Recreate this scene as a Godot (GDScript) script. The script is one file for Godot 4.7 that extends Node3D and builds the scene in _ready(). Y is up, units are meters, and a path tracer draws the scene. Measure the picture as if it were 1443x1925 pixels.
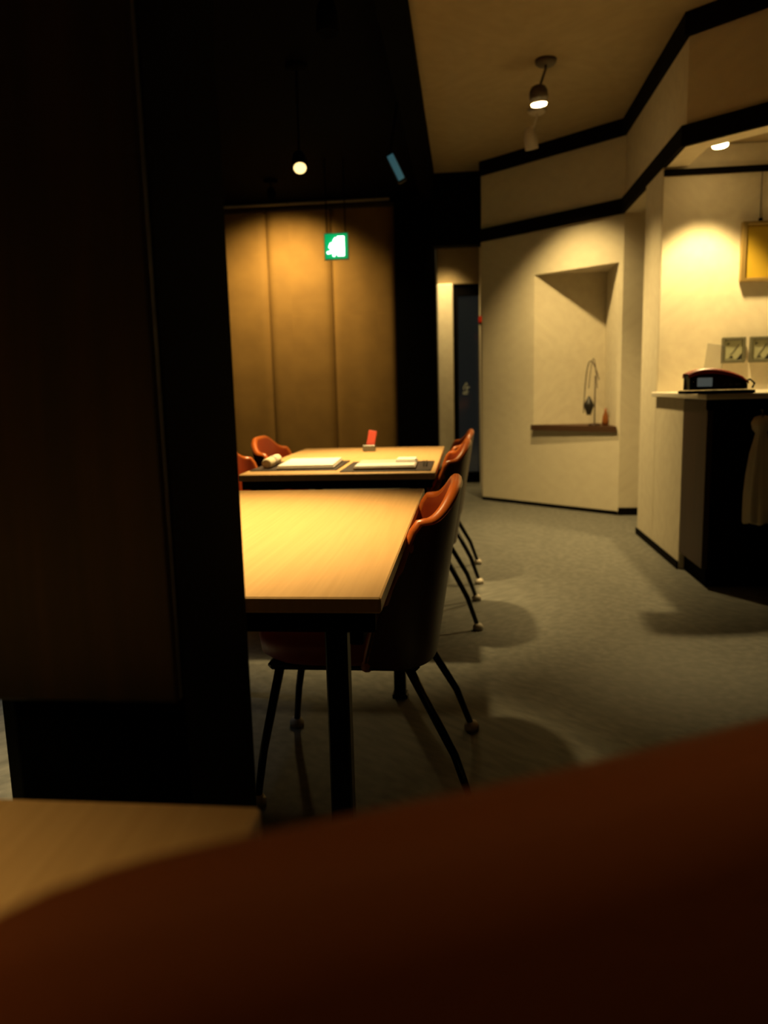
extends Node3D
# A dim restaurant seen from a seat: oak tables under spots on the left, an angled plaster wall with a niche and a register counter on the right.
# World axes: x to the right of the table rows, y up, -z down the room. The eye is at (0, 1.05, 0).

const WARM := Color(1.0, 0.86, 0.57)
var M := {}
var names := {}

# ------------------------------------------------------------------ helpers
func numbered(called: String) -> String:
	if not names.has(called):
		names[called] = 0
		return called
	names[called] += 1
	return "%s_%03d" % [called, names[called]]

func new_st(smooth := false) -> SurfaceTool:
	var st := SurfaceTool.new()
	st.begin(Mesh.PRIMITIVE_TRIANGLES)
	st.set_smooth_group(0 if smooth else -1)
	return st

func tri(st: SurfaceTool, a: Vector3, b: Vector3, c: Vector3, out: Vector3) -> void:
	if (b - a).cross(c - a).dot(out) > 0.0:
		var t := b; b = c; c = t
	st.add_vertex(a); st.add_vertex(b); st.add_vertex(c)

func quad(st: SurfaceTool, a: Vector3, b: Vector3, c: Vector3, d: Vector3, out: Vector3) -> void:
	tri(st, a, b, c, out); tri(st, a, c, d, out)

func box(st: SurfaceTool, lo: Vector3, hi: Vector3, r := 0.004, x := Transform3D.IDENTITY) -> void:
	# chamfered box between two corners
	var c := (lo + hi) * 0.5
	var h := (hi - lo) * 0.5
	r = minf(r, minf(h.x, minf(h.y, h.z)) * 0.9)
	var v := func(sx: int, sy: int, sz: int, axis: int) -> Vector3:
		var p := Vector3(sx * h.x, sy * h.y, sz * h.z)
		for k in 3:
			if k != axis:
				p[k] -= signf(p[k]) * r
		return x * (c + p)
	var cc := x * c
	var out := func(a: Vector3, b: Vector3, d: Vector3) -> Vector3: return (a + b + d) / 3.0 - cc
	var sg := [[-1, -1], [1, -1], [1, 1], [-1, 1]]
	for axis in 3:
		for s in [-1, 1]:
			var p := []
			for g in sg:
				var t := [0, 0, 0]
				t[axis] = s; t[(axis + 1) % 3] = g[0]; t[(axis + 2) % 3] = g[1]
				p.append(v.call(t[0], t[1], t[2], axis))
			quad(st, p[0], p[1], p[2], p[3], out.call(p[0], p[1], p[2]))
	for axis in 3:
		var u := (axis + 1) % 3
		var w := (axis + 2) % 3
		for g in sg:
			var a := [0, 0, 0]
			a[u] = g[0]; a[w] = g[1]
			a[axis] = -1
			var b := a.duplicate()
			b[axis] = 1
			var p0: Vector3 = v.call(a[0], a[1], a[2], u)
			var p1: Vector3 = v.call(b[0], b[1], b[2], u)
			var p2: Vector3 = v.call(b[0], b[1], b[2], w)
			var p3: Vector3 = v.call(a[0], a[1], a[2], w)
			quad(st, p0, p1, p2, p3, out.call(p0, p1, p2))
	for sx in [-1, 1]:
		for sy in [-1, 1]:
			for sz in [-1, 1]:
				var a: Vector3 = v.call(sx, sy, sz, 0)
				var b: Vector3 = v.call(sx, sy, sz, 1)
				var d: Vector3 = v.call(sx, sy, sz, 2)
				tri(st, a, b, d, out.call(a, b, d))

func prism(st: SurfaceTool, poly: PackedVector2Array, y0: float, y1: float) -> void:
	# a plan outline (x, z) raised from y0 to y1
	var ids := Geometry2D.triangulate_polygon(poly)
	for k in range(0, ids.size(), 3):
		var a := poly[ids[k]]; var b := poly[ids[k + 1]]; var c := poly[ids[k + 2]]
		tri(st, Vector3(a.x, y1, a.y), Vector3(b.x, y1, b.y), Vector3(c.x, y1, c.y), Vector3.UP)
		tri(st, Vector3(a.x, y0, a.y), Vector3(b.x, y0, b.y), Vector3(c.x, y0, c.y), Vector3.DOWN)
	var turn := 1.0 if Geometry2D.is_polygon_clockwise(poly) else -1.0
	for i in poly.size():
		var a := poly[i]; var b := poly[(i + 1) % poly.size()]
		var e := (b - a).normalized()
		var o := Vector3(-e.y, 0, e.x) * turn
		quad(st, Vector3(a.x, y0, a.y), Vector3(b.x, y0, b.y), Vector3(b.x, y1, b.y), Vector3(a.x, y1, a.y), o)

func grid(st: SurfaceTool, rows: Array, close_u := false, flip := false) -> void:
	for j in rows.size() - 1:
		var n: int = rows[j].size()
		for i in (n if close_u else n - 1):
			var a: Vector3 = rows[j][i]; var b: Vector3 = rows[j][(i + 1) % n]
			var c: Vector3 = rows[j + 1][(i + 1) % n]; var d: Vector3 = rows[j + 1][i]
			var o := [a, b, c, a, c, d] if flip else [a, c, b, a, d, c]
			for p in o: st.add_vertex(p)

func tube(st: SurfaceTool, path: Array, r0: float, r1 := -1.0, sides := 10, caps := true) -> void:
	if r1 < 0.0: r1 = r0
	var rows := []
	var side := Vector3.ZERO
	for i in path.size():
		var d: Vector3 = (path[mini(i + 1, path.size() - 1)] - path[maxi(i - 1, 0)]).normalized()
		if side == Vector3.ZERO:
			side = d.cross(Vector3.UP if absf(d.y) < 0.9 else Vector3.RIGHT).normalized()
		else:
			side = (side - d * side.dot(d)).normalized()
		var up := side.cross(d)
		var r := lerpf(r0, r1, float(i) / (path.size() - 1))
		var ring := []
		for k in sides:
			var t := TAU * k / sides
			ring.append(path[i] + (side * cos(t) + up * sin(t)) * r)
		rows.append(ring)
	grid(st, rows, true, true)
	if caps:
		for e in [0, path.size() - 1]:
			var o: Vector3 = path[e] - path[1 if e == 0 else e - 1]
			for k in sides: tri(st, path[e], rows[e][k], rows[e][(k + 1) % sides], o)

func lathe(st: SurfaceTool, profile: Array, x := Transform3D.IDENTITY, sides := 20) -> void:
	# profile: Vector2(radius, height) from bottom to top
	var rows := []
	for p in profile:
		var ring := []
		for k in sides:
			var t := TAU * k / sides
			ring.append(x * Vector3(cos(t) * p.x, p.y, sin(t) * p.x))
		rows.append(ring)
	grid(st, rows, true, true)

func obj(called: String, st: SurfaceTool, m: Material, parent: Node = self) -> MeshInstance3D:
	st.generate_normals()
	var o := MeshInstance3D.new()
	o.mesh = st.commit()
	o.material_override = m
	o.name = numbered(called) if parent == self else called
	parent.add_child(o, true)
	return o

func tag(o: Node, label: String, category: String, group := "") -> Node:
	o.set_meta("label", label); o.set_meta("category", category)
	if group: o.set_meta("group", group)
	return o

func thing(called: String, label: String, category: String, at := Vector3.ZERO, turn := 0.0, group := "") -> Node3D:
	var o := Node3D.new()
	o.name = numbered(called)
	add_child(o)
	o.position = at; o.rotation.y = turn
	tag(o, label, category, group)
	return o

func struct(called: String, st: SurfaceTool, m: Material, label: String) -> MeshInstance3D:
	var o := obj(called, st, m)
	o.set_meta("kind", "structure"); o.set_meta("label", label)
	return o

func sbox(called: String, lo: Vector3, hi: Vector3, m: Material, label: String, r := 0.004) -> MeshInstance3D:
	var st := new_st()
	box(st, lo, hi, r)
	return struct(called, st, m, label)

func pbox(called: String, lo: Vector3, hi: Vector3, m: Material, parent: Node, r := 0.003, x := Transform3D.IDENTITY) -> MeshInstance3D:
	var st := new_st()
	box(st, lo, hi, r, x)
	return obj(called, st, m, parent)

func ptube(called: String, path: Array, r: float, m: Material, parent: Node, r1 := -1.0) -> MeshInstance3D:
	var st := new_st(true)
	tube(st, path, r, r1)
	return obj(called, st, m, parent)

func aim(from: Vector3, to: Vector3) -> Transform3D:
	var d := (to - from).normalized()
	return Transform3D(Basis.looking_at(d, Vector3.UP if absf(d.y) < 0.98 else Vector3.RIGHT), from)

# ------------------------------------------------------------------ materials
func noise_image(n: int, seed_value: int, sx: float, sy: float, c0: Color, c1: Color, octaves := 4) -> ImageTexture:
	# a tileable blend of two colours by fractal noise, stretched by sx, sy (features per tile)
	var f := FastNoiseLite.new()
	f.seed = seed_value; f.fractal_octaves = octaves; f.frequency = 1.0; f.noise_type = FastNoiseLite.TYPE_SIMPLEX
	var im := Image.create(n, n, false, Image.FORMAT_RGB8)
	for y in n:
		var b := TAU * y / n
		for x in n:
			var a := TAU * x / n
			# two circles make the pattern repeat without a seam
			var v := f.get_noise_3d(cos(a) * sx / TAU + 7.0, sin(a) * sx / TAU + cos(b) * sy / TAU, sin(b) * sy / TAU + 3.0)
			im.set_pixel(x, y, c0.lerp(c1, clampf(0.5 + v * 0.9, 0.0, 1.0)))
	return ImageTexture.create_from_image(im)

func mat(color: Color, rough := 0.7, metallic := 0.0) -> StandardMaterial3D:
	var m := StandardMaterial3D.new()
	m.albedo_color = color; m.roughness = rough; m.metallic = metallic
	return m

func tex_mat(t: Texture2D, scale: Vector3, rough := 0.7) -> StandardMaterial3D:
	var m := StandardMaterial3D.new()
	m.albedo_texture = t; m.roughness = rough
	m.uv1_triplanar = true; m.uv1_world_triplanar = true; m.uv1_scale = scale
	return m

func glow(color: Color, energy: float) -> StandardMaterial3D:
	var m := mat(color, 0.5)
	m.emission_enabled = true; m.emission = color; m.emission_energy_multiplier = energy
	return m

func make_materials() -> void:
	M.plaster = tex_mat(noise_image(256, 3, 14, 14, Color(0.81, 0.765, 0.67), Color(0.84, 0.80, 0.70)), Vector3(0.8, 0.8, 0.8), 0.9)
	M.ceiling = tex_mat(noise_image(128, 5, 12, 12, Color(0.60, 0.53, 0.40), Color(0.63, 0.56, 0.43)), Vector3(0.7, 0.7, 0.7), 0.95)
	M.floor = tex_mat(noise_image(512, 11, 60, 60, Color(0.335, 0.335, 0.315), Color(0.435, 0.43, 0.405), 5), Vector3(0.33, 0.33, 0.33), 0.55)
	M.black = mat(Color(0.03, 0.026, 0.024), 0.85)
	M.black.metallic_specular = 0.1
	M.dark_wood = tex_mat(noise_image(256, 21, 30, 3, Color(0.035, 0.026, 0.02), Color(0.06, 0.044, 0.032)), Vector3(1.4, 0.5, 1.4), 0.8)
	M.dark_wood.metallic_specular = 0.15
	M.partition_wood = tex_mat(noise_image(512, 23, 34, 4, Color(0.07, 0.048, 0.03), Color(0.17, 0.11, 0.07)), Vector3(1.1, 0.6, 1.1), 0.6)
	M.cabinet = tex_mat(noise_image(256, 25, 30, 3, Color(0.15, 0.075, 0.035), Color(0.22, 0.11, 0.05)), Vector3(1.4, 0.6, 1.4), 0.55)
	M.oak = tex_mat(noise_image(512, 31, 60, 4, Color(0.785, 0.62, 0.41), Color(0.82, 0.655, 0.44)), Vector3(1.2, 1.2, 0.5), 0.45)
	M.leather = mat(Color(0.53, 0.185, 0.035), 0.42)
	var nt := NoiseTexture2D.new()
	nt.width = 256; nt.height = 256; nt.seamless = true; nt.as_normal_map = true; nt.bump_strength = 1.2
	var fn := FastNoiseLite.new()
	fn.seed = 41; fn.frequency = 0.06; fn.noise_type = FastNoiseLite.TYPE_CELLULAR
	nt.noise = fn
	M.leather.normal_enabled = true; M.leather.normal_texture = nt; M.leather.normal_scale = 0.35
	M.leather.uv1_triplanar = true; M.leather.uv1_scale = Vector3(6, 6, 6)
	M.brown_leather = M.leather.duplicate()
	M.brown_leather.albedo_color = Color(0.46, 0.24, 0.11)
	M.brown_leather.roughness = 0.75; M.brown_leather.metallic_specular = 0.25
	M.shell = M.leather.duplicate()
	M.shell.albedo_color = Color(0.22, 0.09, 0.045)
	M.piping = mat(Color(0.66, 0.33, 0.12), 0.3)
	M.steel = mat(Color(0.05, 0.05, 0.05), 0.35, 0.6)
	M.bronze = mat(Color(0.30, 0.26, 0.20), 0.6)
	M.glide = mat(Color(0.74, 0.70, 0.64), 0.6)
	M.chrome = mat(Color(0.75, 0.74, 0.72), 0.22, 1.0)
	# woven blind: fine cross threads with slow blotches of colour
	var f := FastNoiseLite.new()
	f.seed = 51; f.frequency = 0.006
	var im := Image.create(512, 512, false, Image.FORMAT_RGB8)
	var rng := RandomNumberGenerator.new()
	rng.seed = 9
	for y in 512:
		var row := rng.randf_range(-0.05, 0.05)
		for x in 512:
			var w := 0.5 + 0.5 * sin(TAU * y / 8.0)
			var v := 0.5 + 0.5 * sin(TAU * x / 16.0)
			var t := clampf(0.42 + f.get_noise_2d(x, y) * 0.22 + row + 0.16 * w + 0.08 * v, 0.0, 1.0)
			im.set_pixel(x, y, Color(0.45, 0.33, 0.14).lerp(Color(0.60, 0.46, 0.22), t))
	M.blind = tex_mat(ImageTexture.create_from_image(im), Vector3(1.1, 1.1, 1.1), 0.85)
	M.white_paper = mat(Color(0.93, 0.92, 0.89), 0.6)
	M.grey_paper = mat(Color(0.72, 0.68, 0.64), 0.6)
	M.towel = mat(Color(0.86, 0.80, 0.68), 0.95)
	M.mat_brown = mat(Color(0.16, 0.085, 0.05), 0.5)
	M.cloth = mat(Color(0.90, 0.85, 0.74), 0.95)
	M.cloth.backlight_enabled = true; M.cloth.backlight = Color(0.25, 0.23, 0.2)
	M.glass = mat(Color(0.75, 0.8, 0.8, 0.18), 0.05)
	M.glass.transparency = BaseMaterial3D.TRANSPARENCY_ALPHA
	M.dark_glass = mat(Color(0.05, 0.06, 0.06, 0.4), 0.08)
	M.dark_glass.transparency = BaseMaterial3D.TRANSPARENCY_ALPHA
	M.top_white = mat(Color(0.80, 0.77, 0.70), 0.4)
	M.shelf = mat(Color(0.27, 0.17, 0.085), 0.6)

# ------------------------------------------------------------------ lamps
func spot_light(at: Vector3, to: Vector3, energy: float, angle: float, soft: float, color := WARM, size := 0.05) -> void:
	var l := SpotLight3D.new()
	l.name = numbered("spot_light")
	add_child(l)
	l.transform = aim(at, to)
	l.light_color = color; l.light_energy = energy; l.spot_angle = angle; l.spot_angle_attenuation = soft
	l.spot_range = 14.0; l.spot_attenuation = 2.0; l.light_size = size; l.shadow_enabled = true

func spotlight(base: Vector3, head: Vector3, to: Vector3, label: String, shell: Material, lit: float, length := 0.13, radius := 0.05, recess := 0.06, color := WARM) -> Node3D:
	# a ceiling canopy, a short stem and a can with a lamp face, turned towards a point
	var t := thing("spotlight", label, "lamp", base)
	var st := new_st(true)
	lathe(st, [Vector2(0.001, -0.03), Vector2(0.05, -0.03), Vector2(0.062, -0.02), Vector2(0.066, 0.0), Vector2(0.001, 0.0)])
	obj("canopy", st, shell, t)
	var h := head - base
	ptube("stem", [Vector3(0, -0.02, 0), Vector3(0, -0.05, 0), h + (h.normalized() * -0.03)], 0.008, shell, t)
	var a := aim(head, to)
	a.origin = h
	var x := a * Transform3D(Basis(Vector3.RIGHT, -PI / 2), Vector3.ZERO)   # local +y runs along the beam
	st = new_st(true)
	lathe(st, [Vector2(0.001, -length * 0.55), Vector2(radius * 0.55, -length * 0.55), Vector2(radius * 0.8, -length * 0.42), Vector2(radius, -length * 0.1), Vector2(radius * 1.05, length * 0.5), Vector2(radius * 0.96, length * 0.5), Vector2(radius * 0.9, length * 0.5 - recess), Vector2(0.001, length * 0.5 - recess)], x)
	obj("lamp_housing", st, shell, t)
	st = new_st(true)
	var yf := length * 0.5 - recess + 0.004
	lathe(st, [Vector2(0.001, yf), Vector2(radius * 0.86, yf), Vector2(radius * 0.8, yf + 0.008), Vector2(radius * 0.4, yf + 0.014), Vector2(0.001, yf + 0.016)], x)
	obj("lamp_lens", st, glow(color, lit), t)
	return t

func lamp_face(head: Vector3, to: Vector3, length := 0.13, recess := 0.0) -> Vector3:
	# just in front of the lens, or of the mouth of the can
	return head + (to - head).normalized() * (length * 0.5 + 0.012 - minf(recess - 0.03, 0.0))

# ------------------------------------------------------------------ furniture
func sp(v: float, e: float) -> float:
	return signf(v) * pow(absf(v), e)

func shell_rows(inset: float, n: int) -> Array:
	# rows of the tub back from its foot to its rim; the back leans and the rim falls towards the table
	var rows := []
	for j in 9:
		var v := j / 8.0
		var row := []
		for i in n + 1:
			var deg := lerpf(-104.0, 104.0, float(i) / n)
			var p := deg_to_rad(deg)
			var a := absf(deg)
			var top := 0.80 - 0.07 * smoothstep(10.0, 70.0, a) - 0.20 * smoothstep(75.0, 104.0, a)
			var w := lerpf(0.215, 0.26, sqrt(v)) - inset
			var zb := lerpf(0.10, 0.15, v)
			var dz := lerpf(0.13, 0.15, v) - inset
			row.append(Vector3(w * sp(sin(p), 0.7), lerpf(0.36, top, v), zb + dz * sp(cos(p), 0.7) + 0.03 * v * v * v * cos(p) * 0.0))
		rows.append(row)
	return rows

func make_chair(label: String, group: String) -> Node3D:
	var t := thing("tub_chair", label, "chair", Vector3.ZERO, 0.0, group)
	var n := 44
	var outer := shell_rows(0.0, n)
	var inner := shell_rows(0.03, n)
	var st := new_st(true)
	grid(st, inner, false, false)
	st.set_smooth_group(-1)
	for i in n:
		quad(st, outer[0][i], outer[0][i + 1], inner[0][i + 1], inner[0][i], Vector3.DOWN)
		quad(st, outer[8][i], outer[8][i + 1], inner[8][i + 1], inner[8][i], Vector3.UP)
	for e in [0, n]:
		for j in 8:
			quad(st, outer[j][e], outer[j + 1][e], inner[j + 1][e], inner[j][e], Vector3.FORWARD)
	var shell := obj("backrest", st, M.leather, t)
	st = new_st(true)
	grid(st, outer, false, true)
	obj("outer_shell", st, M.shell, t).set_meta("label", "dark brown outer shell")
	var path := []
	for j in 9: path.append((outer[j][0] + inner[j][0]) * 0.5)
	for i in range(1, n): path.append((outer[8][i] + inner[8][i]) * 0.5)
	for j in 9: path.append((outer[8 - j][n] + inner[8 - j][n]) * 0.5)
	ptube("piping", path, 0.0155, M.piping, shell)
	# seat cushion
	st = new_st(true)
	var rows := []
	for pr in [[0.90, 0.365], [1.0, 0.385], [1.02, 0.42], [0.99, 0.447], [0.9, 0.46], [0.5, 0.468], [0.02, 0.47]]:
		var ring := []
		for k in 36:
			var a := TAU * k / 36
			ring.append(Vector3(0.225 * pr[0] * sp(cos(a), 0.6), pr[1], -0.02 + 0.22 * pr[0] * sp(sin(a), 0.6)))
		rows.append(ring)
	grid(st, rows, true, true)
	obj("seat", st, M.leather, t)
	st = new_st()
	box(st, Vector3(-0.19, 0.345, -0.2), Vector3(0.19, 0.37, 0.19), 0.01)
	obj("seat_frame", st, M.steel, t)
	for s in [-1, 1]:
		for fr in [[-0.17, -0.23], [0.16, 0.32]]:
			var lg := ptube("leg", [Vector3(s * 0.17, 0.352, fr[0]), Vector3(s * 0.215, 0.14, lerpf(fr[0], fr[1], 0.72)), Vector3(s * 0.235, 0.012, fr[1])], 0.0125, M.steel, t, 0.0095)
			st = new_st(true)
			lathe(st, [Vector2(0.001, 0), Vector2(0.022, 0), Vector2(0.023, 0.016), Vector2(0.016, 0.028), Vector2(0.001, 0.03)], Transform3D(Basis.IDENTITY, Vector3(s * 0.235, 0, fr[1])), 12)
			obj("foot_glide", st, M.glide, lg)
	return t

func put_chair(proto: Node3D, first: bool, at: Vector3, turn: float, label: String) -> void:
	var o := proto
	if not first:
		o = proto.duplicate()
		o.name = numbered("tub_chair")
		add_child(o)
	o.position = at; o.rotation.y = turn
	o.set_meta("label", label)

func make_table(z0: float, z1: float, x0: float, x1: float, label: String) -> void:
	var t := thing("dining_table", label, "table", Vector3((x0 + x1) / 2, 0, (z0 + z1) / 2), 0.0, "oak tables in a row")
	var hx := (x1 - x0) / 2
	var hz := (z1 - z0) / 2
	pbox("tabletop", Vector3(-hx, 0.682, -hz), Vector3(hx, 0.71, hz), M.oak, t, 0.003)
	for s in [-1, 1]:
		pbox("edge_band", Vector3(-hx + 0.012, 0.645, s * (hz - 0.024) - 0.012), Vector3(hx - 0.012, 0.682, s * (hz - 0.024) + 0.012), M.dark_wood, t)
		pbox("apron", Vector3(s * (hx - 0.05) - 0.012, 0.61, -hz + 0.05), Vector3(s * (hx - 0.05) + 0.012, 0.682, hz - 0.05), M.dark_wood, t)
		for e in [-1, 1]:
			var lg := pbox("leg", Vector3(s * (hx - 0.09) - 0.02, 0.012, e * (hz - 0.09) - 0.02), Vector3(s * (hx - 0.09) + 0.02, 0.682, e * (hz - 0.09) + 0.02), M.steel, t)
			pbox("foot", Vector3(s * (hx - 0.09) - 0.026, 0, e * (hz - 0.09) - 0.026), Vector3(s * (hx - 0.09) + 0.026, 0.014, e * (hz - 0.09) + 0.026), M.steel, lg)

# ------------------------------------------------------------------ scene
func _ready() -> void:
	# camera
	var cam := Camera3D.new()
	cam.name = "camera"
	add_child(cam)
	cam.transform = Transform3D(Basis(Vector3(0.99428, -0.02522, -0.10376), Vector3(0.00840, 0.98710, -0.15988), Vector3(0.10646, 0.15809, 0.98167)).orthonormalized(), Vector3(0, 1.05, 0))
	var lens := CameraAttributesPhysical.new()
	lens.frustum_focal_length = 18.078
	lens.exposure_aperture = 2.2
	lens.frustum_focus_distance = 1.6
	cam.attributes = lens
	cam.current = true
	# the night outside and the exposure
	var env := Environment.new()
	env.background_mode = Environment.BG_COLOR
	env.background_color = Color(0.15, 0.155, 0.145)
	env.tonemap_mode = Environment.TONE_MAPPER_LINEAR
	env.tonemap_exposure = 1.0
	env.sdfgi_enabled = true; env.ssao_enabled = true; env.ssil_enabled = true
	var we := WorldEnvironment.new()
	we.environment = env
	add_child(we)
	make_materials()
	build_lights()
	build_shell()
	build_partition()
	build_far_end()
	build_niche()
	build_register()
	build_tables()

func build_lights() -> void:
	var up := 2.98
	# spots over the tables, on the black ceiling
	var a := Vector3(-0.70, 2.62, -2.1)
	var ta := Vector3(-0.70, 0.71, -1.84)
	spotlight(Vector3(-0.70, up, -2.1), a, ta, "black ceiling spotlight over the bare middle oak table", M.black, 6.0)
	spot_light(lamp_face(a, ta), ta, 13.5, 28.0, 1.0)
	var b := Vector3(-0.995, 2.43, -4.9)
	var tb := Vector3(-0.64, 0.71, -3.58)
	spotlight(Vector3(-0.995, up, -4.92), b, tb, "lit black spotlight below the black ceiling before the blinds", M.black, 2.0, 0.13, 0.045, 0.005)
	spot_light(lamp_face(b, tb, 0.13, 0.005), tb, 0.7, 18.0, 1.0)
	var b2 := Vector3(-0.62, 2.74, -3.82)  # hidden can, added to light the menu table from above
	var tb2 := Vector3(-0.60, 0.71, -3.72)
	spotlight(Vector3(-0.62, up, -3.82), b2, tb2, "black unseen ceiling spotlight added to light the oak table set with menus", M.black, 4.0, 0.14, 0.05, 0.08)
	spot_light(lamp_face(b2, tb2, 0.14), tb2, 13.0, 27.0, 1.0)
	var c := Vector3(-0.75, 2.62, 0.2)
	var tc := Vector3(-0.8, 0.71, 0.0)
	spotlight(Vector3(-0.75, up, 0.2), c, tc, "black ceiling spotlight over the oak table by the wooden partition", M.black, 6.0)
	spot_light(lamp_face(c, tc), tc, 3.6, 26.0, 1.0)
	# blind washer
	var d := Vector3(-1.78, 2.86, -7.4)
	var td := Vector3(-1.86, 1.75, -8.2)
	spotlight(Vector3(-1.78, up, -7.4), d, td, "small black spotlight washing the woven blinds", M.black, 4.0, 0.1, 0.04, 0.03)
	spot_light(lamp_face(d, td, 0.1), td, 4.6, 62.0, 1.0)
	# corridor
	var e := Vector3(0.455, 2.80, -5.1)
	var te := Vector3(0.62, 0.0, -5.35)
	spotlight(Vector3(0.497, up, -5.1), e, te, "lit spotlight on a short stem below the beige ceiling", M.bronze, 40.0, 0.07, 0.055, -0.025)
	spot_light(lamp_face(e, te, 0.07, -0.025), te, 7.0, 46.0, 1.0)
	var g := Vector3(0.48, 2.80, -6.0)
	var tg := Vector3(0.90, 0.15, -6.5)
	spotlight(Vector3(0.52, up, -5.95), g, tg, "pale spotlight turned to the plaster wall with the niche", M.glide, 6.0, 0.14, 0.045, 0.05)
	spot_light(lamp_face(g, tg, 0.14), tg, 4.2, 48.0, 1.0, WARM, 0.03)
	# an unseen corridor spot, added to brighten the brown chair
	var n := Vector3(0.45, 2.71, 0.0)
	var tn := Vector3(0.40, 0.0, -0.1)
	spotlight(Vector3(0.45, up, 0.02), n, tn, "pale unseen spotlight added on the beige ceiling to brighten the brown chair", M.glide, 20.0, 0.12, 0.055, -0.03)
	spot_light(lamp_face(n, tn, 0.12, -0.03), tn, 0.6, 26.0, 1.0)
	# a cool downlight over the inner seats
	var w := Vector3(-2.3, 2.86, -2.7)
	var tw := Vector3(-1.75, 0.0, -2.3)
	spotlight(Vector3(-2.3, up, -2.7), w, tw, "cool white spotlight on the black ceiling behind the wooden partition", M.black, 6.0, 0.1, 0.045, 0.03, Color(0.8, 0.95, 1.0))
	spot_light(lamp_face(w, tw, 0.1), tw, 1.6, 24.0, 1.0, Color(0.9, 0.97, 1.0))
	# register
	var h := Vector3(1.42, 2.385, -4.74)
	var th := Vector3(1.42, 0.9, -4.63)
	spotlight(Vector3(1.42, 2.43, -4.74), h, th, "lit spotlight under the low ceiling over the register counter", M.bronze, 40.0, 0.05, 0.05, -0.015)
	spot_light(lamp_face(h, th, 0.05, -0.015), th, 3.6, 47.0, 0.45)

func build_shell() -> void:
	sbox("floor", Vector3(-3.4, -0.12, -9.2), Vector3(3.4, 0.0, 2.6), M.floor, "grey slate floor of the dining room and corridor")
	sbox("ceiling", Vector3(-0.30, 2.98, -9.2), Vector3(3.4, 3.1, 2.6), M.ceiling, "beige plaster ceiling over the corridor")
	sbox("ceiling_dining", Vector3(-3.4, 2.98, -9.2), Vector3(-0.30, 3.1, 2.6), M.black, "black ceiling over the oak tables")
	sbox("trim_1", Vector3(-0.42, 2.86, -8.4), Vector3(-0.27, 2.98, 2.5), M.black, "black beam along the edge of the beige ceiling")
	sbox("wall_left", Vector3(-3.4, 0, -9.2), Vector3(-3.2, 2.98, 2.6), M.black, "dark wall on the far side of the tables")
	sbox("wall_rear", Vector3(-3.2, 0, 2.5), Vector3(3.2, 2.98, 2.6), M.dark_wood, "dark wall behind the seats")
	sbox("wall_right", Vector3(3.2, 0, -9.2), Vector3(3.4, 2.98, 2.6), M.dark_wood, "dark wall beyond the register")

func build_partition() -> void:
	# the wooden screen between two tables, hung on a black post
	sbox("pillar", Vector3(-0.47, 0, -0.945), Vector3(-0.285, 2.98, -0.713), M.black, "black post at the end of the wooden partition", 0.003)
	sbox("wall_partition", Vector3(-2.6, 0.745, -0.712), Vector3(-0.285, 2.98, -0.70), M.partition_wood, "dark wooden partition screen above the seat tables", 0.004)

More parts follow.
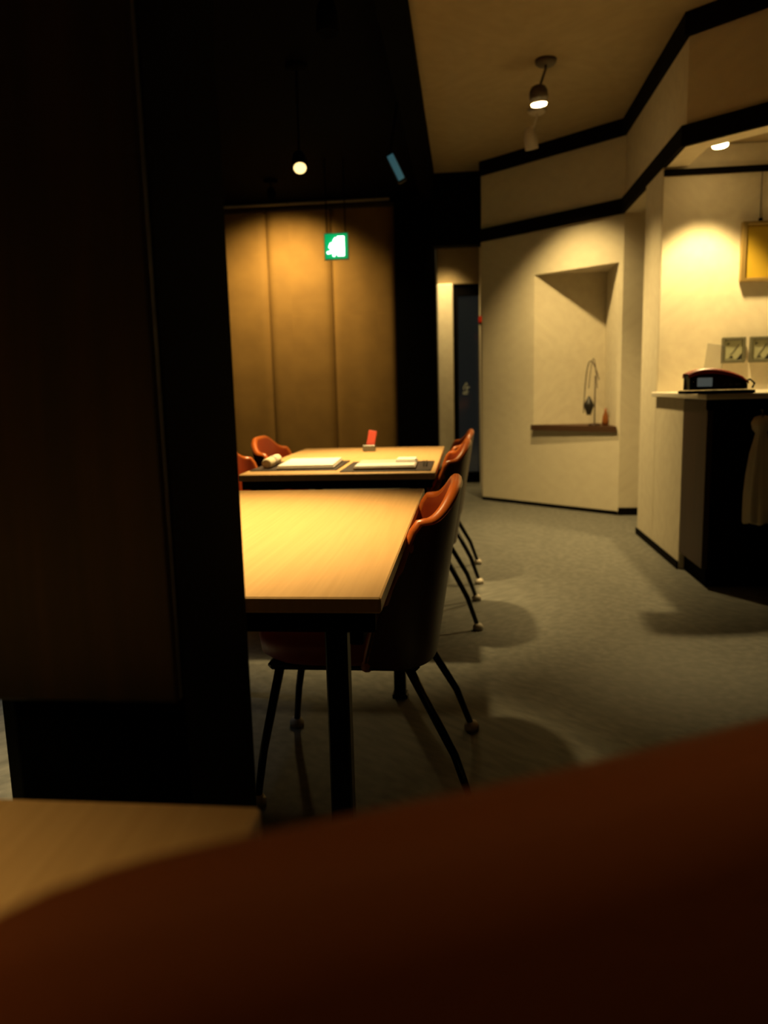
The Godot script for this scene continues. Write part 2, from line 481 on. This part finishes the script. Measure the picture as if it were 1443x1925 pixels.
func build_far_end() -> void:
	var zb := -8.25
	sbox("wall_back", Vector3(-3.2, 0, -9.2), Vector3(-0.72, 0.25, -8.47), M.dark_wood, "dark low wall below the blinds")
	sbox("window_1", Vector3(-3.2, 0.25, -8.6), Vector3(-0.72, 2.98, -8.47), M.black, "dark window behind the woven blinds")
	sbox("wall_column", Vector3(-0.70, 0, -8.6), Vector3(-0.29, 2.98, -8.05), M.black, "black column beside the woven blinds")
	# blinds
	var x := -3.43
	var labels := ["woven brown roller blind at the dark end of the window", "woven brown roller blind beside the wooden partition screen", "woven brown roller blind between two others, most brightly lit", "woven brown roller blind next to the black column"]
	for k in 4:
		var x0 := -3.43 + k * 0.684
		var x1 := x0 + 0.684
		if k == 0: x0 = -3.19
		if k == 3: x1 = -0.71
		var t := thing("roller_blind", labels[k], "blind", Vector3((x0 + x1) / 2, 0, zb), 0.0, "woven blinds over the window")
		var hw := (x1 - x0) / 2 - 0.004
		var st := new_st(true)
		for side in [0.0, -0.006]:
			var rows := []
			for j in 13:
				var y := lerpf(0.32, 2.885, j / 12.0)
				var row := []
				for i in 25:
					var u := i / 12.0 - 1.0
					# the edges curl back a little and the cloth waves slowly
					row.append(Vector3(hw * u, y, side - 0.035 * pow(absf(u), 14.0) + 0.006 * sin(u * 5.0 + k * 2.0 + y * 0.8) * (1.0 - j / 14.0)))
				rows.append(row)
			grid(st, rows, false, side == 0.0)
		obj("blind_cloth", st, M.blind, t)
		pbox("head_rail", Vector3(-hw, 2.885, -0.03), Vector3(hw, 2.93, 0.025), M.cabinet, t, 0.006)
		ptube("bottom_bar", [Vector3(-hw, 0.315, -0.003), Vector3(hw, 0.315, -0.003)], 0.012, M.cabinet, t)
	# curtain track over the blinds
	var tr := thing("curtain_track", "pale metal track running above the woven blinds", "rail", Vector3(-1.8, 2.945, -8.18))
	pbox("rail", Vector3(-1.05, -0.012, -0.012), Vector3(1.05, 0.012, 0.012), mat(Color(0.62, 0.59, 0.52), 0.4), tr)
	for k in 3: pbox("bracket", Vector3(-0.9 + k * 0.9 - 0.012, 0.0, -0.012), Vector3(-0.9 + k * 0.9 + 0.012, 0.036, 0.012), M.steel, tr)
	# exit sign hung from the ceiling
	var s := thing("exit_sign", "small lit green exit sign with a white running figure", "sign", Vector3(-1.09, 2.15, -6.8))
	pbox("sign_box", Vector3(-0.105, 0, -0.03), Vector3(0.105, 0.222, 0.0), mat(Color(0.75, 0.78, 0.76), 0.5), s)
	pbox("sign_face", Vector3(-0.098, 0.008, 0.0), Vector3(0.098, 0.214, 0.006), glow(Color(0.02, 0.62, 0.36), 0.8), s, 0.001)
	var wg := glow(Color(0.95, 1.0, 0.98), 5.0)
	var face := []
	pbox("doorway_mark", Vector3(0.012, 0.03, 0.006), Vector3(0.07, 0.19, 0.009), wg, s, 0.0005)
	var st := new_st(true)
	var z := 0.009
	tube(st, [Vector3(-0.012, 0.145, z), Vector3(0.0, 0.165, z), Vector3(0.006, 0.170, z)], 0.016, 0.016, 8)
	tube(st, [Vector3(-0.005, 0.138, z), Vector3(-0.028, 0.09, z)], 0.02, 0.015, 8)
	tube(st, [Vector3(-0.028, 0.092, z), Vector3(-0.005, 0.066, z), Vector3(-0.024, 0.03, z)], 0.014, 0.009, 8)
	tube(st, [Vector3(-0.03, 0.09, z), Vector3(-0.048, 0.062, z), Vector3(-0.078, 0.058, z)], 0.013, 0.008, 8)
	tube(st, [Vector3(-0.008, 0.132, z), Vector3(-0.045, 0.13, z), Vector3(-0.058, 0.1, z)], 0.01, 0.007, 8)
	tube(st, [Vector3(-0.004, 0.132, z), Vector3(0.012, 0.1, z), Vector3(0.03, 0.11, z)], 0.01, 0.007, 8)
	obj("running_figure", st, wg, s)
	for k in [-1, 1]: ptube("hanging_rod", [Vector3(k * 0.08, 0.22, -0.015), Vector3(k * 0.08, 0.83, -0.015)], 0.005, M.black, s)
	var l := OmniLight3D.new()
	l.name = "exit_sign_light"
	add_child(l)
	l.position = Vector3(-1.09, 2.26, -6.74); l.light_color = Color(0.4, 1.0, 0.75); l.light_energy = 0.012; l.omni_range = 6.0; l.omni_attenuation = 2.0; l.light_size = 0.08; l.shadow_enabled = true
	# pale blue glowing strip on the beam, built for a faint bluish streak
	var em := thing("blue_strip", "small pale blue glowing strip on the black ceiling beam", "lamp", Vector3(-0.44, 2.47, -5.3))
	var tilt := Transform3D(Basis(Vector3.BACK, 0.45), Vector3.ZERO)
	pbox("lamp_housing", Vector3(-0.03, -0.10, -0.03), Vector3(0.03, 0.10, 0.0), M.steel, em, 0.008, tilt)
	pbox("lamp_diffuser", Vector3(-0.022, -0.085, 0.0), Vector3(0.022, 0.085, 0.012), glow(Color(0.35, 0.62, 0.72), 0.16), em, 0.004, tilt)
	ptube("stem", [Vector3(-0.04, 0.08, -0.02), Vector3(0.02, 0.41, -0.02)], 0.008, M.black, em)
	# far door and the pale pilaster
	var zf := -8.47
	sbox("wall_end", Vector3(-0.29, 2.12, -8.67), Vector3(0.16, 2.98, zf), M.ceiling, "plaster wall above the glass door")
	sbox("wall_pilaster", Vector3(-0.29, 0, -8.60), Vector3(-0.125, 2.12, -8.40), M.plaster, "narrow pale plaster strip beside the glass door", 0.01)
	sbox("trim_2", Vector3(-0.29, 2.34, -7.62), Vector3(0.22, 2.98, -7.46), M.black, "black cross beam before the glass door")
	var dr := Node3D.new()
	dr.name = "door_1"
	add_child(dr)
	dr.set_meta("kind", "structure"); dr.set_meta("label", "dark glass entrance door in a black frame")
	dr.position = Vector3(-0.125, 0, -8.52)
	for a in [[-0.02, 0.05], [0.74, 0.81]]: pbox("stile", Vector3(a[0], 0, -0.03), Vector3(a[1], 2.12, 0.03), M.black, dr)
	for a in [[0.0, 0.12], [2.0, 2.12]]: pbox("rail", Vector3(0.05, a[0], -0.025), Vector3(0.74, a[1], 0.025), M.black, dr)
	pbox("pane", Vector3(0.05, 0.12, -0.005), Vector3(0.74, 2.0, 0.005), M.dark_glass, dr, 0.001)
	# pale lettering on the glass, too blurred to read: a few brush strokes
	st = new_st()
	var zz := 0.008
	for stroke in [[0.10, 1.03, 0.135, 1.09], [0.135, 1.09, 0.145, 1.06], [0.10, 1.03, 0.115, 1.01], [0.13, 1.03, 0.17, 1.045], [0.135, 1.05, 0.14, 1.0], [0.095, 0.985, 0.155, 0.995], [0.095, 0.965, 0.15, 0.97]]:
		var p0 := Vector3(stroke[0], stroke[1], zz)
		var p1 := Vector3(stroke[2], stroke[3], zz)
		tube(st, [p0, p1], 0.004, 0.003, 6)
	obj("lettering", st, mat(Color(0.7, 0.72, 0.66), 0.6), dr)
	ptube("handle", [Vector3(0.68, 0.9, 0.05), Vector3(0.68, 1.3, 0.05)], 0.012, M.chrome, dr)
	# a small red indicator lamp on the corner of the plaster wall
	var rl := thing("alarm_lamp", "tiny red alarm lamp at the corner of the plaster wall", "lamp", Vector3(0.14, 1.65, -7.24))
	st = new_st(true)
	lathe(st, [Vector2(0.001, -0.03), Vector2(0.016, -0.03), Vector2(0.02, 0.0), Vector2(0.014, 0.022), Vector2(0.001, 0.03)], Transform3D.IDENTITY, 14)
	obj("lamp_dome", st, glow(Color(0.75, 0.16, 0.03), 0.35), rl)
	pbox("wall_plate", Vector3(-0.012, -0.05, -0.014), Vector3(0.02, -0.028, 0.014), M.black, rl)
	# a downlight in the cross beam for the pilaster
	var pb := Vector3(-0.2, 2.72, -8.05)
	var pt := Vector3(-0.205, 1.3, -8.4)
	spotlight(Vector3(-0.2, 2.98, -8.0), pb, pt, "small black spotlight behind the cross beam by the glass door", M.black, 3.0, 0.1, 0.035, 0.05)
	spot_light(lamp_face(pb, pt, 0.1), pt, 3.0, 34.0, 1.0)

func build_niche() -> void:
	var p1 := Vector2(0.152, -7.2)
	var p2 := Vector2(1.205, -6.266)
	var nl := Vector2(0.583, -6.818)
	var nr := Vector2(1.178, -6.29)
	var ni := Vector2(1.178, -6.818)
	var back := [Vector2(3.2, -6.266), Vector2(3.2, -9.2), Vector2(0.152, -9.2)]
	var st := new_st()
	prism(st, PackedVector2Array([p1, p2] + back), 0.0, 0.66)
	prism(st, PackedVector2Array([p1, nl, ni, nr, p2] + back), 0.66, 1.96)
	prism(st, PackedVector2Array([p1, p2] + back), 1.96, 2.98)
	struct("wall_niche", st, M.plaster, "angled plaster wall with a triangular display niche")
	# niche shelf
	st = new_st()
	var n := Vector2(-0.6635, 0.748) * 0.02
	prism(st, PackedVector2Array([nl + n - Vector2(0.015, -0.0133), nr + n + Vector2(0.015, 0.0133), nr + Vector2(0.0, -0.002), ni + Vector2(-0.002, 0.002), nl + Vector2(0.004, 0.002)]), 0.662, 0.708)
	tag(obj("niche_shelf", st, M.shelf), "dark wooden shelf board at the foot of the wall niche", "shelf")
	# trims: crown and picture rail along the angled wall, then along the header over the register
	var d0 := Vector2(1.205, -4.62)
	var d1 := Vector2(3.2, -2.85)
	var k := 2
	var runs := [[p1, p2, Vector2(-0.6635, 0.748)], [p2 + Vector2(0, -0.01), d0, Vector2(-1, 0)], [d0, d1, Vector2(-0.6635, 0.748)]]
	for level in [[2.865, 2.98, 0.03, "crown moulding"], [2.31, 2.415, 0.03, "picture rail"]]:
		var i := 0
		for r in runs:
			k += 1
			st = new_st()
			var o: Vector2 = r[2] * level[2]
			var ext: Vector2 = (r[1] - r[0]).normalized() * 0.02
			prism(st, PackedVector2Array([r[0] - ext * (0.0 if i == 0 else 0.3), r[1] + ext * (1.0 if i == 1 else 0.0), r[1] + o + ext * (1.0 if i == 1 else 0.0), r[0] + o - ext * (0.0 if i == 0 else 0.3)]), level[0], level[1])
			struct("trim_%d" % k, st, M.dark_wood, "dark wooden %s %s" % [level[3], ["above the niche", "over the passage", "over the register"][i]])
			i += 1
	sbox("baseboard_passage", Vector3(1.205, 0, -6.264), Vector3(3.19, 0.06, -6.25), M.dark_wood, "dark baseboard in the passage", 0.002)
	st = new_st()
	prism(st, PackedVector2Array([p1, p2, p2 + Vector2(-0.6635, 0.748) * 0.008, p1 + Vector2(-0.6635, 0.748) * 0.008]), 0.0, 0.03)
	struct("baseboard_niche", st, M.dark_wood, "dark baseboard below the niche")
	sbox("baseboard_counter", Vector3(1.175, 0, -5.476), Vector3(1.184, 0.045, -4.40), M.dark_wood, "dark baseboard along the end of the counter", 0.002)
	# wire ornament with a small bell, standing on the shelf
	var c := Vector3(1.03, 0.708, -6.50)
	var t := thing("wire_ornament", "thin wire arch ornament with a small dark bell in the niche", "ornament", c)
	var wm := mat(Color(0.2, 0.12, 0.05), 0.5, 0.3)
	var ax := Vector3(0.75, 0, 0.66)
	var path := []
	for i in 15:
		var u := i / 14.0
		path.append(ax * (-0.085 + 0.14 * u - 0.02 * sin(u * PI)) + Vector3.UP * (0.10 + 0.42 * sin(pow(u, 0.8) * PI * 0.78)))
	ptube("wire_arch", path, 0.004, wm, t)
	path = []
	for i in 12:
		var u := i / 11.0
		path.append(ax * (-0.04 + 0.08 * u) + Vector3.UP * (0.30 + 0.24 * sin(u * PI)))
	ptube("wire_arch", path, 0.003, wm, t)
	ptube("stem", [Vector3(0, 0.0, 0) + ax * 0.02, ax * 0.02 + Vector3.UP * 0.4], 0.005, wm, t)
	st = new_st(true)
	lathe(st, [Vector2(0.02, 0.0), Vector2(0.019, 0.01), Vector2(0.042, 0.075), Vector2(0.035, 0.1), Vector2(0.008, 0.15), Vector2(0.001, 0.155)], Transform3D(Basis.IDENTITY, ax * -0.035 + Vector3.UP * 0.085), 18)
	obj("bell", st, mat(Color(0.12, 0.1, 0.07), 0.5), t)
	st = new_st(true)
	lathe(st, [Vector2(0.001, 0.0), Vector2(0.05, 0.0), Vector2(0.05, 0.012), Vector2(0.012, 0.02), Vector2(0.001, 0.02)], Transform3D(Basis.IDENTITY, ax * 0.02), 18)
	obj("base", st, wm, t)
	# small amber bottle beside it
	var v := thing("bud_vase", "small amber bud vase beside the wire ornament in the niche", "vase", Vector3(1.12, 0.708, -6.42))
	st = new_st(true)
	lathe(st, [Vector2(0.001, 0), Vector2(0.024, 0), Vector2(0.027, 0.03), Vector2(0.022, 0.08), Vector2(0.01, 0.11), Vector2(0.012, 0.14), Vector2(0.001, 0.138)], Transform3D.IDENTITY, 16)
	obj("body", st, mat(Color(0.5, 0.28, 0.1), 0.35), v)

func build_register() -> void:
	var x0 := 1.185
	# nook wall and pier
	sbox("wall_register", Vector3(x0, 0, -5.476), Vector3(3.2, 2.43, -5.03), M.plaster, "plaster wall behind the register counter", 0.008)
	var cst := new_st()
	prism(cst, PackedVector2Array([Vector2(1.33, -5.5), Vector2(3.2, -5.5), Vector2(3.2, -2.99), Vector2(1.33, -4.66)]), 2.43, 2.55)
	struct("ceiling_register", cst, M.ceiling, "low plaster ceiling over the register")
	sbox("trim_20", Vector3(1.19, 2.26, -5.03), Vector3(3.2, 2.295, -5.012), M.dark_wood, "thin dark moulding on the register wall", 0.003)
	# header over passage and counter
	var st := new_st()
	prism(st, PackedVector2Array([Vector2(1.205, -6.262), Vector2(1.205, -4.62), Vector2(3.2, -2.85), Vector2(3.2, -2.99), Vector2(1.33, -4.66), Vector2(1.33, -6.262)]), 2.31, 2.98)
	struct("wall_header", st, M.plaster, "plaster header over the passage and the register")
	sbox("wall_passage", Vector3(2.4, 0, -6.26), Vector3(2.5, 2.98, -5.48), M.plaster, "plaster end wall of the passage")
	# half wall and counter
	sbox("wall_counter", Vector3(x0, 0.0, -5.03), Vector3(1.26, 0.955, -4.40), M.plaster, "low plaster end wall of the register counter", 0.006)
	var t := thing("register_counter", "dark wooden register counter with a pale top", "counter", Vector3(x0, 0, -3.95))
	pbox("end_panel", Vector3(0, 0.1, -0.445), Vector3(0.03, 0.955, -0.03), M.cabinet, t)
	pbox("toe_kick", Vector3(0.03, 0, -0.9), Vector3(1.9, 0.1, -0.06), M.black, t)
	for k in 3: pbox("front_panel", Vector3(0.03 + k * 0.62, 0.1, -0.05), Vector3(0.03 + (k + 1) * 0.62 - 0.006, 0.90, -0.03), M.dark_wood, t)
	pbox("top_rail", Vector3(0.0, 0.90, -0.055), Vector3(1.9, 0.955, -0.03), M.dark_wood, t)
	pbox("countertop", Vector3(-0.03, 0.957, -1.08), Vector3(1.9, 0.985, 0.05), M.top_white, t, 0.004)
	# hanging cloth on a hook
	var b := thing("hanging_cloth", "pale cloth tied in a knot, hanging on the dark counter front", "cloth", Vector3(1.415, 0, -3.93))
	st = new_st(true)
	var rows := []
	for pr in [[0.012, 0.872, 0.0], [0.036, 0.865, 0.1], [0.048, 0.84, 0.12], [0.042, 0.815, 0.12], [0.026, 0.795, 0.1], [0.034, 0.76, 0.14], [0.046, 0.70, 0.2], [0.054, 0.60, 0.24], [0.058, 0.50, 0.26], [0.058, 0.42, 0.28], [0.056, 0.36, 0.3], [0.05, 0.35, 0.3], [0.01, 0.37, 0.0]]:
		var ring := []
		for i in 40:
			var a := TAU * i / 40
			var r: float = pr[0] * (1.0 + pr[2] * (0.6 * sin(a * 5.0 + pr[1] * 6.0) + 0.4 * sin(a * 9.0 + 1.0)))
			ring.append(Vector3(cos(a) * r, pr[1] + 0.006 * sin(a * 3.0), sin(a) * r * 0.55 + 0.03))
		rows.append(ring)
	grid(st, rows, true)
	obj("cloth_body", st, M.cloth, b)
	ptube("hook", [Vector3(0, 0.9, -0.05), Vector3(0, 0.9, 0.03), Vector3(0, 0.875, 0.035), Vector3(0, 0.862, 0.03)], 0.004, M.chrome, b)
	# card terminal with a red shell on a black tray
	var tr := tag(pbox("cash_tray", Vector3(1.06, 0.986, -4.06), Vector3(1.38, 1.0, -3.90), M.black, self, 0.004), "black plastic cash tray on the counter edge", "tray")
	var ct := thing("card_terminal", "black card terminal with a red shell on the register counter", "card terminal", Vector3(1.22, 1.0, -3.98))
	st = new_st(true)
	rows = []
	var top_rows := []
	for i in 13:
		var u := i / 12.0
		var h := 0.035 + 0.075 * pow(sin(PI * clampf(0.12 + u * 0.88, 0.0, 1.0)), 0.6) * (1.0 - 0.35 * u)
		rows.append([Vector3(-0.14 + 0.27 * u, 0.004, 0.055), Vector3(-0.14 + 0.27 * u, h * 0.9, 0.05), Vector3(-0.14 + 0.27 * u, h, 0.035), Vector3(-0.14 + 0.27 * u, h, -0.035), Vector3(-0.14 + 0.27 * u, h * 0.9, -0.05), Vector3(-0.14 + 0.27 * u, 0.004, -0.055)])
		top_rows.append([Vector3(-0.146 + 0.282 * u, h * 0.8, 0.0555), Vector3(-0.146 + 0.282 * u, h * 0.9 + 0.008, 0.052), Vector3(-0.146 + 0.282 * u, h + 0.008, 0.036), Vector3(-0.146 + 0.282 * u, h + 0.008, -0.036), Vector3(-0.146 + 0.282 * u, h * 0.9 + 0.008, -0.052), Vector3(-0.146 + 0.282 * u, h * 0.8, -0.0555)])
	grid(st, rows)
	for e in [0, 12]:
		for i in range(1, 5): tri(st, rows[e][0], rows[e][i], rows[e][i + 1], Vector3.LEFT if e == 0 else Vector3.RIGHT)
	obj("body", st, mat(Color(0.05, 0.04, 0.04), 0.5), ct)
	st = new_st(true)
	grid(st, top_rows)
	obj("red_shell", st, mat(Color(0.62, 0.13, 0.08), 0.4), ct)
	pbox("screen", Vector3(-0.105, 0.02, 0.054), Vector3(-0.035, 0.062, 0.06), glow(Color(0.52, 0.55, 0.52), 0.22), ct)
	for k in 4: pbox("key", Vector3(-0.015 + k * 0.03, 0.02, 0.054), Vector3(0.005 + k * 0.03, 0.035, 0.06), mat(Color(0.16, 0.14, 0.14), 0.5), ct, 0.002)
	ptube("cable", [Vector3(0.12, 0.03, 0.0), Vector3(0.155, 0.05, 0.01), Vector3(0.17, 0.03, 0.03), Vector3(0.16, 0.008, 0.03)], 0.005, M.black, ct)
	# made-up clear stand whose edges imitate two streaks of a glint
	var ls := thing("glint_stand", "clear acrylic panel made up for two glint streaks behind the card terminal", "stand", Vector3(1.27, 0.985, -4.25))
	var lean := Transform3D(Basis(Vector3.BACK, -0.16) * Basis(Vector3.RIGHT, -0.15), Vector3(0, 0.015, 0))
	pbox("panel", Vector3(-0.045, 0, -0.002), Vector3(0.045, 0.24, 0.002), M.glass, ls, 0.001, lean)
	pbox("foot", Vector3(-0.05, 0.0, -0.04), Vector3(0.05, 0.006, 0.04), M.glass, ls, 0.001)
	# gold framed panel on two wires
	var zf := -5.005
	var gf := thing("gold_panel", "gold panel in a brass frame hung on wires above the register", "picture", Vector3(1.85, 1.63, zf))
	var brass := mat(Color(0.62, 0.52, 0.30), 0.4, 0.5)
	pbox("panel", Vector3(-0.18, 0.02, -0.02), Vector3(0.18, 0.325, 0.0), mat(Color(0.68, 0.56, 0.16), 0.45), gf)
	for s in [-1, 1]:
		pbox("frame_side", Vector3(s * 0.19 - 0.014, 0, -0.022), Vector3(s * 0.19 + 0.014, 0.345, 0.014), brass, gf)
		pbox("frame_rail", Vector3(-0.176, 0.01 + (s + 1) * 0.1625 - 0.01, -0.022), Vector3(0.176, 0.01 + (s + 1) * 0.1625 + 0.01, 0.014), brass, gf)
		ptube("wire", [Vector3(s * 0.1, 0.34, -0.01), Vector3(s * 0.1, 0.63, -0.01)], 0.0025, M.steel, gf)
		st = new_st(true)
		lathe(st, [Vector2(0.001, -0.01), Vector2(0.012, -0.01), Vector2(0.012, 0.01), Vector2(0.001, 0.01)], Transform3D(Basis.IDENTITY, Vector3(s * 0.1, 0.352, -0.004)), 10)
		obj("hanger", st, M.black, gf)
	# two small square frames
	for k in 2:
		var cx := 1.63 + k * 0.163
		var f := thing("square_frame", ["small square grey frame with a dark corner mark, beside the gold panel", "small square grey frame with a dark corner mark, under the gold panel"][k], "frame", Vector3(cx, 1.15, zf), 0.0, "small square frames on the register wall")
		var fm := mat(Color(0.36, 0.35, 0.27), 0.5)
		for s in [-1, 1]:
			pbox("frame_side", Vector3(s * 0.06 - 0.008, 0, -0.022), Vector3(s * 0.06 + 0.008, 0.155, 0.008), fm, f)
			pbox("frame_rail", Vector3(-0.052, 0.0775 + s * 0.068 - 0.0095, -0.022), Vector3(0.052, 0.0775 + s * 0.068 + 0.0095, 0.008), fm, f)
		pbox("pane", Vector3(-0.052, 0.019, -0.02), Vector3(0.052, 0.136, -0.004), mat(Color(0.62, 0.62, 0.50), 0.4), f)
		st = new_st()
		for q in [[0.018, 0.02, 0.048, 0.02, 0.048, 0.06], [-0.03, 0.03, 0.0, 0.03, -0.008, 0.045], [-0.04, 0.105, -0.02, 0.118, -0.036, 0.122]]:
			var a := Vector3(q[0], q[1], -0.003); var bb := Vector3(q[2], q[3], -0.003); var cc := Vector3(q[4], q[5], -0.003)
			tri(st, a, bb, cc, Vector3.BACK)
		tube(st, [Vector3(-0.02, 0.045, -0.003), Vector3(0.03, 0.11, -0.003)], 0.002, 0.002, 6)
		obj("drawn_mark", st, mat(Color(0.08, 0.08, 0.06), 0.6), f)

func build_tables() -> void:
	make_table(-0.58, 1.0, -0.98, -0.172, "plain oak table before the dark wooden partition")
	make_table(-2.61, -1.225, -0.945, -0.142, "bare oak table under the brightest spot, between two other tables")
	make_table(-4.50, -3.11, -0.945, -0.125, "oak table set with two place mats and menus, near the blinds")
	# tub chairs
	var g := "orange leather tub chairs at the tables"
	var proto := make_chair("", g)
	put_chair(proto, true, Vector3(-0.31, 0, -2.03), PI / 2, "orange-brown leather tub chair pushed up to the bare oak table, aisle side")
	put_chair(proto, false, Vector3(-0.275, 0, -3.5), PI / 2, "orange-brown leather tub chair on the aisle side of the set table, by its menus")
	put_chair(proto, false, Vector3(-0.255, 0, -4.3), PI / 2, "orange-brown leather tub chair at the aisle corner of the set table, nearest the door")
	put_chair(proto, false, Vector3(-0.81, 0, -4.03), -PI / 2, "orange-brown leather tub chair on the inner side of the set table, nearest the blinds")
	put_chair(proto, false, Vector3(-0.83, 0, -3.36), -PI / 2, "orange-brown leather tub chair on the inner side of the set table, behind the rolled towel")
	# the brown chair turned away beside the camera's table
	var t := thing("dining_chair", "brown leather dining chair with a straight padded back, drawn out from the table", "chair", Vector3(-0.05, 0.0, -0.49), deg_to_rad(27.2))
	var st := new_st(true)
	var rows := []
	for pr in [[0.46, 0.0], [0.462, -0.028], [0.60, -0.03], [0.75, -0.03], [0.865, -0.03], [0.89, -0.022], [0.90, -0.004], [0.90, 0.012], [0.892, 0.028], [0.865, 0.036], [0.75, 0.036], [0.60, 0.034], [0.462, 0.03], [0.46, 0.0]]:
		var row := []
		for i in 29:
			var u := i / 14.0 - 1.0
			var edge := pow(absf(u), 10.0)
			row.append(Vector3(u * 0.235, pr[0] - edge * 0.02 * (1.0 if pr[0] > 0.8 else 0.0), 0.21 + pr[1] * (1.0 - edge * 0.85) - 0.012 * u * u + 0.03 * (pr[0] - 0.46)))
		rows.append(row)
	grid(st, rows)
	for e in [0, 28]:
		for j in range(1, 12): tri(st, rows[0][e], rows[j][e], rows[j + 1][e], Vector3.LEFT if e == 0 else Vector3.RIGHT)
	obj("backrest", st, M.brown_leather, t)
	st = new_st(true)
	rows = []
	for pr in [[0.92, 0.405], [1.0, 0.42], [1.0, 0.44], [0.95, 0.458], [0.6, 0.464], [0.02, 0.466]]:
		var ring := []
		for k in 32:
			var a := TAU * k / 32
			ring.append(Vector3(0.225 * pr[0] * sp(cos(a), 0.5), pr[1], -0.02 + 0.20 * pr[0] * sp(sin(a), 0.5)))
		rows.append(ring)
	grid(st, rows, true, true)
	obj("seat", st, M.brown_leather, t)
	pbox("seat_frame", Vector3(-0.2, 0.385, -0.19), Vector3(0.2, 0.407, 0.2), M.steel, t)
	for s in [-1, 1]:
		ptube("leg", [Vector3(s * 0.18, 0.39, -0.17), Vector3(s * 0.19, 0.0, -0.19)], 0.014, M.steel, t, 0.01)
		ptube("leg", [Vector3(s * 0.18, 0.39, 0.18), Vector3(s * 0.19, 0.0, 0.22)], 0.014, M.steel, t, 0.01)
		ptube("back_post", [Vector3(s * 0.15, 0.39, 0.19), Vector3(s * 0.15, 0.52, 0.212)], 0.012, M.steel, t)
	# place settings on the far table
	var y := 0.7102
	var gm := "brown place mats on the set table"
	for k in 2:
		var c: Vector3 = [Vector3(-0.74, y, -3.44), Vector3(-0.335, y, -3.36)][k]
		tag(pbox("place_mat", Vector3(c.x - 0.19, y, c.z - 0.2), Vector3(c.x + 0.19, y + 0.005, c.z + 0.2), M.mat_brown, self, 0.002), ["dark brown place mat under the bright white menu", "dark brown place mat under the greyed menu"][k], "place mat", gm)
	y += 0.0052
	var mn := thing("menu_folder", "bright white menu folder on a brown place mat, beside a rolled towel", "menu", Vector3(-0.70, y, -3.44), 0.05)
	pbox("cover", Vector3(-0.125, 0, -0.18), Vector3(0.125, 0.008, 0.18), M.grey_paper, mn, 0.002)
	pbox("page", Vector3(-0.12, 0.008, -0.175), Vector3(0.12, 0.016, 0.175), M.white_paper, mn, 0.001)
	var m2 := thing("menu_folder", "closed menu folder, greyed for weaker light, on a brown place mat beside the aisle", "menu", Vector3(-0.345, y, -3.35), 0.03)
	pbox("cover", Vector3(-0.13, 0, -0.17), Vector3(0.13, 0.012, 0.17), M.grey_paper, m2, 0.002)  # grey cover puts the weaker light on this menu into its colour
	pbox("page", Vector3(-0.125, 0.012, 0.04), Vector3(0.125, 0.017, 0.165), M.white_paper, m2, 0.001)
	var nk := thing("paper_napkin", "folded white paper napkin on the greyed menu folder", "napkin", Vector3(-0.265, y + 0.0125, -3.44))
	pbox("fold", Vector3(-0.045, 0, -0.06), Vector3(0.045, 0.006, 0.06), M.white_paper, nk, 0.002)
	pbox("fold", Vector3(-0.043, 0.006, -0.058), Vector3(0.043, 0.012, 0.055), M.white_paper, nk, 0.002)
	var tw := thing("rolled_towel", "rolled cream hand towel on a brown place mat", "towel", Vector3(-0.875, y, -3.42), 0.05)
	st = new_st(true)
	lathe(st, [Vector2(0.001, -0.13), Vector2(0.019, -0.13), Vector2(0.022, -0.12), Vector2(0.022, 0.12), Vector2(0.019, 0.13), Vector2(0.001, 0.13)], Transform3D(Basis(Vector3.RIGHT, PI / 2), Vector3(0, 0.022, 0)), 16)
	obj("roll", st, M.towel, tw)
	st = new_st(true)
	lathe(st, [Vector2(0.0225, -0.02), Vector2(0.0235, -0.02), Vector2(0.0235, 0.02), Vector2(0.0225, 0.02)], Transform3D(Basis(Vector3.RIGHT, PI / 2), Vector3(0, 0.022, 0)), 16)
	obj("paper_band", st, M.grey_paper, tw)
	var ch := thing("chopsticks", "pair of dark chopsticks on the aisle side place mat", "chopsticks", Vector3(-0.18, y, -3.40), 0.04)
	for k in 2: ptube("chopstick", [Vector3(-0.008 + k * 0.014, 0.004, -0.11), Vector3(-0.006 + k * 0.012, 0.004, 0.11)], 0.004, M.steel, ch, 0.0028)
	# menu card holder with a pink card
	var cd := thing("card_holder", "clear card holder with a pink card on the set table", "card holder", Vector3(-0.53, 0.7105, -4.22))
	pbox("block", Vector3(-0.035, 0, -0.02), Vector3(0.035, 0.035, 0.02), mat(Color(0.42, 0.42, 0.38), 0.2), cd, 0.004)
	pbox("pink_card", Vector3(-0.022, 0.03, -0.003), Vector3(0.022, 0.115, 0.003), mat(Color(0.85, 0.36, 0.33), 0.6), cd, 0.001, Transform3D(Basis(Vector3.BACK, -0.2), Vector3.ZERO))
